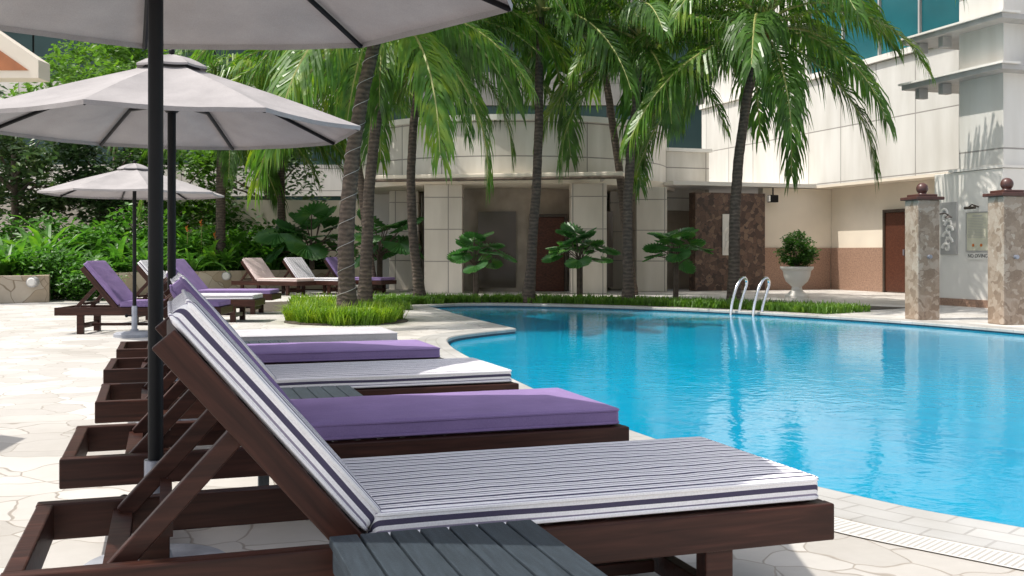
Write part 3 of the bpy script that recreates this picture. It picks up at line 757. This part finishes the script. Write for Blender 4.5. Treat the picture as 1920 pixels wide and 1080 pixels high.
# ------------------------------------------------------------ rotunda
cR=P(961,30.0); RR=4.4
rt=thing('rotunda',cR,'round cream pavilion with drum roof on square columns behind the palms','building')
def drum(r,z0,z1,n=96,cap=True):
    mb=MB(); uv=[]
    for z in (z0,z1):
        for k in range(n+1): a=2*PI*k/n; mb.v.append(Vector((r*math.cos(a),r*math.sin(a),z))); uv.append((a*r,z))
    for k in range(n): mb.f.append([k,k+1,n+2+k,n+1+k]); mb.m.append(0)
    if cap:
        mb.f.append(list(range(n+1,2*n+1))); mb.m.append(0); mb.f.append(list(range(n-1,-1,-1))); mb.m.append(0)
    return mb,uv
m,uv=drum(RR,2.90,4.28); m.build('drum',MT['drum'],rt,smooth=True,uvs=uv)
m,uv=drum(RR+.10,4.281,4.42); m.build('cornice',MT['plaster'],rt,smooth=True,uvs=uv)
m,uv=drum(RR+.22,2.72,2.899); m.build('rim',MT['cream'],rt,smooth=True,uvs=uv)
m,uv=drum(2.6,0,2.715); m.build('inner_wall',MT['darkwall'],rt,smooth=True,uvs=uv)
for u,d,wd in ((833,26.35,.95),(1102,25.95,.88),(1218,27.4,.8),(972,27.6,.34),(940,27.7,.3),(760,29,.8),(1160,29,.5)):
    q=P(u,d)-cR; a=-YAW; M=Matrix.Rotation(a,4,'Z'); M.translation=q; b=MB(); dp=.4 if wd>.5 else .17; b.box(-wd/2,wd/2,-dp,dp,0,2.719,0,M); b.build('column',MT['pier'],rt,bevel=.012)
q=P(1028,27.35)-cR; M=Matrix.Rotation(-YAW,4,'Z'); M.translation=q
b=MB(); b.box(-.42,.42,-.05,.25,0,1.95,0,M); dr=b.build('door',MT['doorwood'],rt,bevel=.01)
b=MB(); b.box(-.5,-.425,-.08,.2,0,2.03,0,M); b.box(.425,.5,-.08,.2,0,2.03,0,M); b.box(-.425,.425,-.08,.2,1.955,2.03,0,M); b.build('frame',MT['rust'],dr)
b=MB(); b.tube([M@Vector((.3,-.08,.9)),M@Vector((.3,-.08,1.2))],.015,8); b.build('handle',MT['steel'],dr)
for du in (-1.35,1.2):
    b=MB(); b.box(du-.5,du+.5,-.02,.3,.1,2.1,0,M); b.build('window',MT['rotglass'],rt)
# awning
aw=P(935,25.2)
rt=thing('awning',aw,'long flat cream awning slab in front of the rotunda','awning')
p,q=P(703,25.7)-aw,P(1168,24.5)-aw; b=MB(); wallseg(b,p,q,1.0,2.83,2.93); b.build('canopy_slab',MT['cream'],rt,bevel=.02)
b=MB(); b.tube([p+Vector((0,0,2.79)),q+Vector((0,0,2.79))],.035,8); b.build('front_bar',MT['bark'],rt,smooth=True)
for f in (.35,.93):
    c=p.lerp(q,f); b=MB(); b.bar(c+Vector((0,.05,2.79)),c+Vector((.3,.9,2.79)),.06,.06); b.build('arm',MT['greytrim'],rt)

# ------------------------------------------------------------ right wing building
rt=thing('hotel_wing',(17,22,0),'white panelled hotel wing and corner tower on the right of the pool','building')
def bx(name,mat,x0,x1,y0,y1,z0,z1,par=None,bevel=0):
    b=MB(); b.box(x0-17,x1-17,y0-22,y1-22,z0,z1); return b.build(name,mat,par or rt,bevel=bevel)
bx('upper_wall',MT['white'],17,17.4,16.12,31,2.86,5.8)
bx('cornice',MT['plaster'],16.9,17.5,16.12,31,5.805,5.95)
bx('soffit',MT['cream'],16.98,19,16.75,31,2.79,2.855)
bx('ground_wall',MT['cream'],17.6,17.9,16.75,24.7,0,2.785)
bx('return_wall',MT['cream'],15.42,17.9,24.71,24.95,0,2.785)
bx('dado',MT['granite'],17.56,17.598,16.75,21.42,0,1.15); bx('dado',MT['granite'],17.56,17.598,22.43,24.67,0,1.15)
bx('dado',MT['granite'],15.45,17.55,24.67,24.708,0,1.15)
d=bx('door',MT['doorwood'],17.55,17.597,21.51,22.34,.02,2.04,bevel=.005)
bx('frame',MT['rust'],17.52,17.596,21.43,21.505,0,2.12,d); bx('frame',MT['rust'],17.52,17.596,22.345,22.42,0,2.12,d); bx('frame',MT['rust'],17.52,17.596,21.507,22.343,2.045,2.12,d)
bx('handle',MT['steel'],17.51,17.548,21.6,21.63,.95,1.1,d)
bx('stone_wall',MT['mosaic'],13.3,15.415,24.6,24.95,0,2.62)
bx('roof_slab',MT['plaster'],12.6,16.97,24.5,31,2.80,2.9)
bx('side_block',MT['drum'],12.0,14.6,26.2,29,2.2,3.85); bx('side_block_base',MT['darkwall'],12.1,14.5,26.3,28.9,0,2.195); bx('side_cap',MT['plaster'],11.93,14.67,26.13,29,3.855,3.95)
bx('pier',MT['plaster'],14.28,18,14.96,16.72,0,2.54,bevel=.015); bx('plinth',MT['granite'],14.24,14.278,14.94,16.74,0,.14)
bx('tower',MT['white'],14.33,18.2,15.0,16.1,2.6,13); bx('tower_lip',MT['plaster'],14.25,18.1,14.93,16.3,2.545,2.597)
for z in (4.26,5.16):
    l=bx('ledge',MT['greytrim'],13.98,18.1,14.66,17.3,z,z+.09)
    bx('ledge_lip',MT['plaster'],13.93,14.33,14.6,17.35,z+.093,z+.13,l); bx('bracket',MT['greytrim'],14.12,14.325,16.3,16.42,z-.2,z-.004,l); bx('bracket',MT['greytrim'],14.12,14.325,16.95,17.07,z-.2,z-.004,l)
for zz in (5.97,9.0):
    y=16.15
    while y<24:
        wd=bx('window',MT['glass'],17.22,17.3,y+.03,y+1.46,zz,zz+2.9); bx('mullion',MT['greytrim'],17.15,17.3,y-.03,y+.025,zz,zz+2.95,wd); y+=1.49
bx('parapet_wall',MT['white'],17.1,17.3,y+.02,31,5.96,12.2)
bx('window_backing',MT['rotglass'],17.32,17.4,16.13,31,5.96,12.2)
def lampbox(loc,label):
    t=thing('flood_light',loc,label,'lamp'); m=MB(); m.box(-.12,.12,-.09,.09,-.1,.1); m.build('housing',MT['black'],t,bevel=.015); m=MB(); m.box(-.015,.015,-.015,.015,.1,.3); m.build('bracket',MT['black'],t); m=MB(); m.box(-.135,-.121,-.07,.07,-.08,.08); m.build('lens',MT['plaster'],t)
lampbox((15.6,24.5,2.48),'dark floodlight under the eaves left of the urn plant')
# urn
u0=P(1494,23.6); t=thing('urn_planter',u0,'white pedestal urn planter beside the brown dado wall','planter')
m=MB(); m.lathe([(.26,0),(.26,.05),(.20,.09),(.13,.16),(.11,.24),(.17,.30),(.24,.36),(.29,.48),(.31,.60),(.37,.66),(.37,.70),(.31,.70),(.28,.62)],32); m.build('bowl',MT['plaster'],t,smooth=True,ang=30)
m=MB(); m.lathe([(.27,.6),(.27,.64),(.02,.66)],20); m.build('soil',MT['soil'],t)
t=thing('round_shrub',u0+Vector((0,0,.64)),'clipped round green shrub growing in the white urn','shrub'); m=MB()
for k in range(6): m.tube([(0,0,0),(math.cos(k)*.2,math.sin(k)*.2,.4)],[.015,.006],5)
m.build('stem',MT['bark'],t); o=leafcloud(3600,.42,.42,.39,.075,77,70,.55,.2).build('foliage',MT['hedge'],t); o.location=(0,0,.42)
# shower pillars
def pillar(loc,h,w,label):
    t=thing('shower_pillar',loc,label,'shower',None,R(-8))
    m=MB(); m.box(-w/2,w/2,-w/2,w/2,0,h); m.build('shaft',MT['marble'],t,bevel=.012)
    c=MB(); k=w/2+.05; c.box(-k,k,-k,k,h+.002,h+.05); k=w/2+.01; c.box(-k+.03,k-.03,-k+.03,k-.03,h+.052,h+.09); c=c.build('cap',MT['darkred'],t,bevel=.01)
    s=MB(); s.lathe([(.07,0),(.05,.04),(.04,.05)],16,(0,0,h+.091)); s.sphere((0,0,h+.18),.088,14); s.build('ball_finial',MT['darkred'],c,smooth=True)
    a=MB(); z=h-.22; a.tube([(w/2,0,z),(w/2+.2,0,z+.03),(w/2+.26,0,z)],.011,8); ar=a.build('shower_arm',MT['rust'],t,smooth=True)
    a=MB(); a.lathe([(.055,-.04),(.05,-.025),(.015,.0)],14,(w/2+.26,0,z)); a.build('shower_head',MT['rust'],ar,smooth=True)
    a=MB(); a.tube([(0,-w/2,.95),(0,-w/2-.05,.95)],.03,10); a.build('tap',MT['steel'],t,smooth=True)
    return t
pillar(P(1729,15.75),1.80,.36,'marble clad shower pillar with red ball, left of the pair')
pillar(P(1888,14.7),1.80,.36,'marble clad shower pillar with red ball, at right edge')
# signs on the pier (face x=14.28, facing -x)
FX=14.28
t=thing('rules_board',(FX,15.55,1.03),'pale cream rules board on the white pier beside the showers','sign')
m=MB(); m.box(-.03,-.004,-.27,.27,.02,.72); m.build('board',MT['sign'],t,bevel=.004)
m=MB(); m.box(-.036,-.004,-.29,-.272,0,.74); m.box(-.036,-.004,.272,.29,0,.74); m.box(-.036,-.004,-.27,.27,0,.018); m.box(-.036,-.004,-.27,.27,.722,.74); m.build('frame',MT['greytrim'],t)
m=MB()
rnd=random.Random(9)
m.box(-.034,-.031,-.12,.12,.655,.672)
for k in range(13):
    z=.615-k*.029; a=rnd.uniform(.14,.22); m.box(-.034,-.031,-a,.23,z-.0035,z+.0035)
m.build('print_lines',MT['greytrim'],t)
for y in (-.10,.10):
    m=MB(); m.tube([(-.031,y,.12),(-.036,y,.12)],.028,18); m.build('symbol',MT['orange'],t)
t=thing('sign_lamp',(FX,15.55,1.86),'small dark lamp arm mounted above the rules board','lamp')
m=MB(); m.tube([(-.002,0,0),(-.15,0,.04),(-.22,0,0)],.014,8); m.build('arm',MT['rust'],t,smooth=True)
m=MB(); m.tube([(-.2,-.13,-.02),(-.2,.13,-.02)],.026,12); m.build('shade',MT['rust'],t,smooth=True)
def textmesh(body,size):
    cu=bpy.data.curves.new('txt','FONT'); cu.body=body; cu.size=size; cu.extrude=.002; cu.align_x='CENTER'; cu.align_y='CENTER'
    o=bpy.data.objects.new('txt',cu); COL.objects.link(o); dg=bpy.context.evaluated_depsgraph_get(); me=bpy.data.meshes.new_from_object(o.evaluated_get(dg)); bpy.data.objects.remove(o); return me
t=thing('no_diving_sign',(FX,15.55,.95),'small white plate reading NO DIVING below the rules board','sign')
m=MB(); m.box(-.02,-.004,-.29,.29,-.065,.065); m.build('plate',MT['plaster'],t)
me=textmesh('NO DIVING',.095); me.materials.append(MT['ink']); o=link('lettering',me,t); o.location=(-.023,0,0)
o.rotation_euler=Matrix(((0,0,-1),(-1,0,0),(0,1,0))).to_euler()
# carved reliefs
def relief(name,loc,rz,w,h,label,seed,mat=MT['plaster'],arch=False,pm=None):
    rnd=random.Random(seed); t=thing(name,loc,label,'relief',None,rz)
    m=MB(); m.box(-w/2,w/2,-.03,-.002,0,h*(.75 if arch else 1))
    if arch: m.tube([(0,-.002,h*.75),(0,-.03,h*.75)],w/2,28)
    m.build('panel',pm or mat,t,bevel=.004); m=MB()
    for k in range(7):
        cx,cz=rnd.uniform(-.2,.2)*w,h*(.12+.11*k); pts=[]; s=1 if k%2 else -1
        for j in range(16): a=j*.42; r=.26*w*(1-j/18); pts.append((cx+s*math.cos(a)*r,-.033,cz+math.sin(a)*r))
        m.tube(pts,[.022*w/.4*(1-j/22)+.006 for j in range(16)],6)
    m.build('carving',mat,t,smooth=True)
relief('wall_relief',(FX,16.3,.98),R(-90),.44,1.0,'white carved scroll relief on the pier above the shower',3,MT['plaster'],False,MT['greytrim'])
relief('wall_relief',(14.35,24.595,.95),0,.5,1.1,'white carved panel on the dark stone wall',4)
relief('wall_relief',P(765,30.2,.55),-YAW,.75,1.5,'arched carved relief panel on the wall left of the rotunda',5,MT['greytrim'],True)

# ------------------------------------------------------------ back walls and far buildings
w=MB(); wallseg(w,P(-420,31.5),P(705,33.5),.3,0,2.7); tag(w.build('garden_wall',MT['cream']),'cream garden wall behind the left hedge and trees','wall')
w=MB(); wallseg(w,P(690,30.3),P(840,30.3),.3,0,2.75); tag(w.build('side_wall',MT['plaster']),'white wall with arched relief left of the rotunda','wall')
def glassblock(u0,u1,d,z1,label,fl=3.2,mat=MT['glassd'],sp=1.2,sm=MT['drum']):
    p=P(u0,d); q=P(u1,d); L=(q-p).length; t=thing('glass_building',p,label,'building',None,-YAW)
    m=MB(); m.box(0,L,.15,8,0,z1); m.build('wall',MT['rotglass'],t)
    z=0
    while z<z1-1:
        m=MB(); m.box(-.1,L+.1,-.1,.149,z,z+sp); m.build('spandrel',sm,t)
        x=0
        while x<L-.5:
            x1=min(L,x+1.75); m=MB(); m.box(x+.04,x1-.04,.02,.148,z+sp+.01,z+fl-.01); m.build('window',mat,t); x+=1.75
        z+=fl
    return t
glassblock(-450,640,40,16,'dark glass and cream office block behind the left trees')
glassblock(690,1420,38,19.2,'green glass building rising behind the rotunda and palms',sm=MT['spandrel'])
# eave corner at top left
d=20.0; t=thing('gable_roof',P(-150,d),'white gable roof corner with orange soffit at top left edge','roof',None,-YAW)
s=d/F
def ev(u,v,y): return ((u+150)*s,y,ZV(v,d))
m=MB(); vs=[ev(-150,-40,0),ev(72,112,0),ev(72,146,0),ev(-150,146,0)]; b2=[(x,.5,z) for x,y,z in vs]
m.add(vs+b2,[(0,3,2,1),(4,5,6,7),(0,1,5,4),(1,2,6,5),(2,3,7,6),(3,0,4,7)]); m.build('gable',MT['cream'],t)
m=MB(); vs=[ev(-150,-10,-.02),ev(54,132,-.02),ev(-150,132,-.02)]; b2=[(x,-.003,z) for x,y,z in vs]; m.add(vs+b2,[(0,2,1),(3,4,5),(0,1,4,3),(1,2,5,4),(2,0,3,5)]); m.build('gable_panel',MT['terracotta'],t)
m=MB(); m.box(.0,.5,.05,.45,0,ZV(146,d)-.003); m.build('post',MT['plaster'],t)
# ------------------------------------------------------------ ladder
e0=Vector((9.36,15.56)); tt=(Vector((9.73,14.64))-Vector((8.94,16.5))).normalized(); nn=Vector((-tt.y,tt.x))
t=thing('pool_ladder',(e0.x,e0.y,0),'polished steel pool ladder rails at the far pool edge','ladder')
for k in (0,1):
    o=tt*(.46*k-.23); pts=[]
    prof=[(.16,0),(.21,.16),(.30,.34),(.36,.46),(.35,.54),(.28,.575),(.18,.54),(.06,.40),(-.03,.2),(-.08,-.02),(-.10,-.4)]
    pr=catmull([Vector(a) for a in prof],5)+[Vector(prof[-1])]
    for a,z in pr: pts.append((o.x+nn.x*a,o.y+nn.y*a,z))
    m=MB(); m.tube(pts,.028,10); m.build('handrail',MT['chrome'],t,smooth=True)
for z in (-.12,-.35):
    m=MB(); a=nn*-.10; p=a+tt*-.23; q=a+tt*.23; m.bar((p.x,p.y,z),(q.x,q.y,z),.08,.03); m.build('step',MT['chrome'],t)

# ------------------------------------------------------------ light, world, camera
S=Vector((-.96,.14,0)).normalized()*math.cos(R(62)); S.z=math.sin(R(62))
sl=bpy.data.lights.new('Sun','SUN'); sl.energy=4.6; sl.angle=R(.5); sl.color=(1,.955,.88)
so=bpy.data.objects.new('Sun',sl); COL.objects.link(so); so.rotation_euler=S.to_track_quat('Z','Y').to_euler()
w=bpy.data.worlds.new('World'); SC.world=w; w.use_nodes=True; nt=w.node_tree; bg=nt.nodes['Background']
sk=nt.nodes.new('ShaderNodeTexSky'); sk.sky_type='NISHITA'; sk.sun_disc=False; sk.sun_elevation=R(62); sk.sun_rotation=math.atan2(S.x,S.y)
sk.dust_density=3
hs=nt.nodes.new('ShaderNodeHueSaturation'); hs.inputs['Saturation'].default_value=.45
nt.links.new(sk.outputs[0],hs.inputs['Color']); nt.links.new(hs.outputs[0],bg.inputs[0]); bg.inputs[1].default_value=.22
cam=bpy.data.cameras.new('Camera'); co=bpy.data.objects.new('Camera',cam); COL.objects.link(co)
cam.sensor_width=36; cam.lens=F/1920*36; cam.shift_y=-65/1920; cam.clip_end=2000; cam.clip_start=.05
co.location=(0,0,1.0); co.rotation_euler=(PI/2,0,-YAW)
SC.camera=co
SC.view_settings.view_transform='Standard'
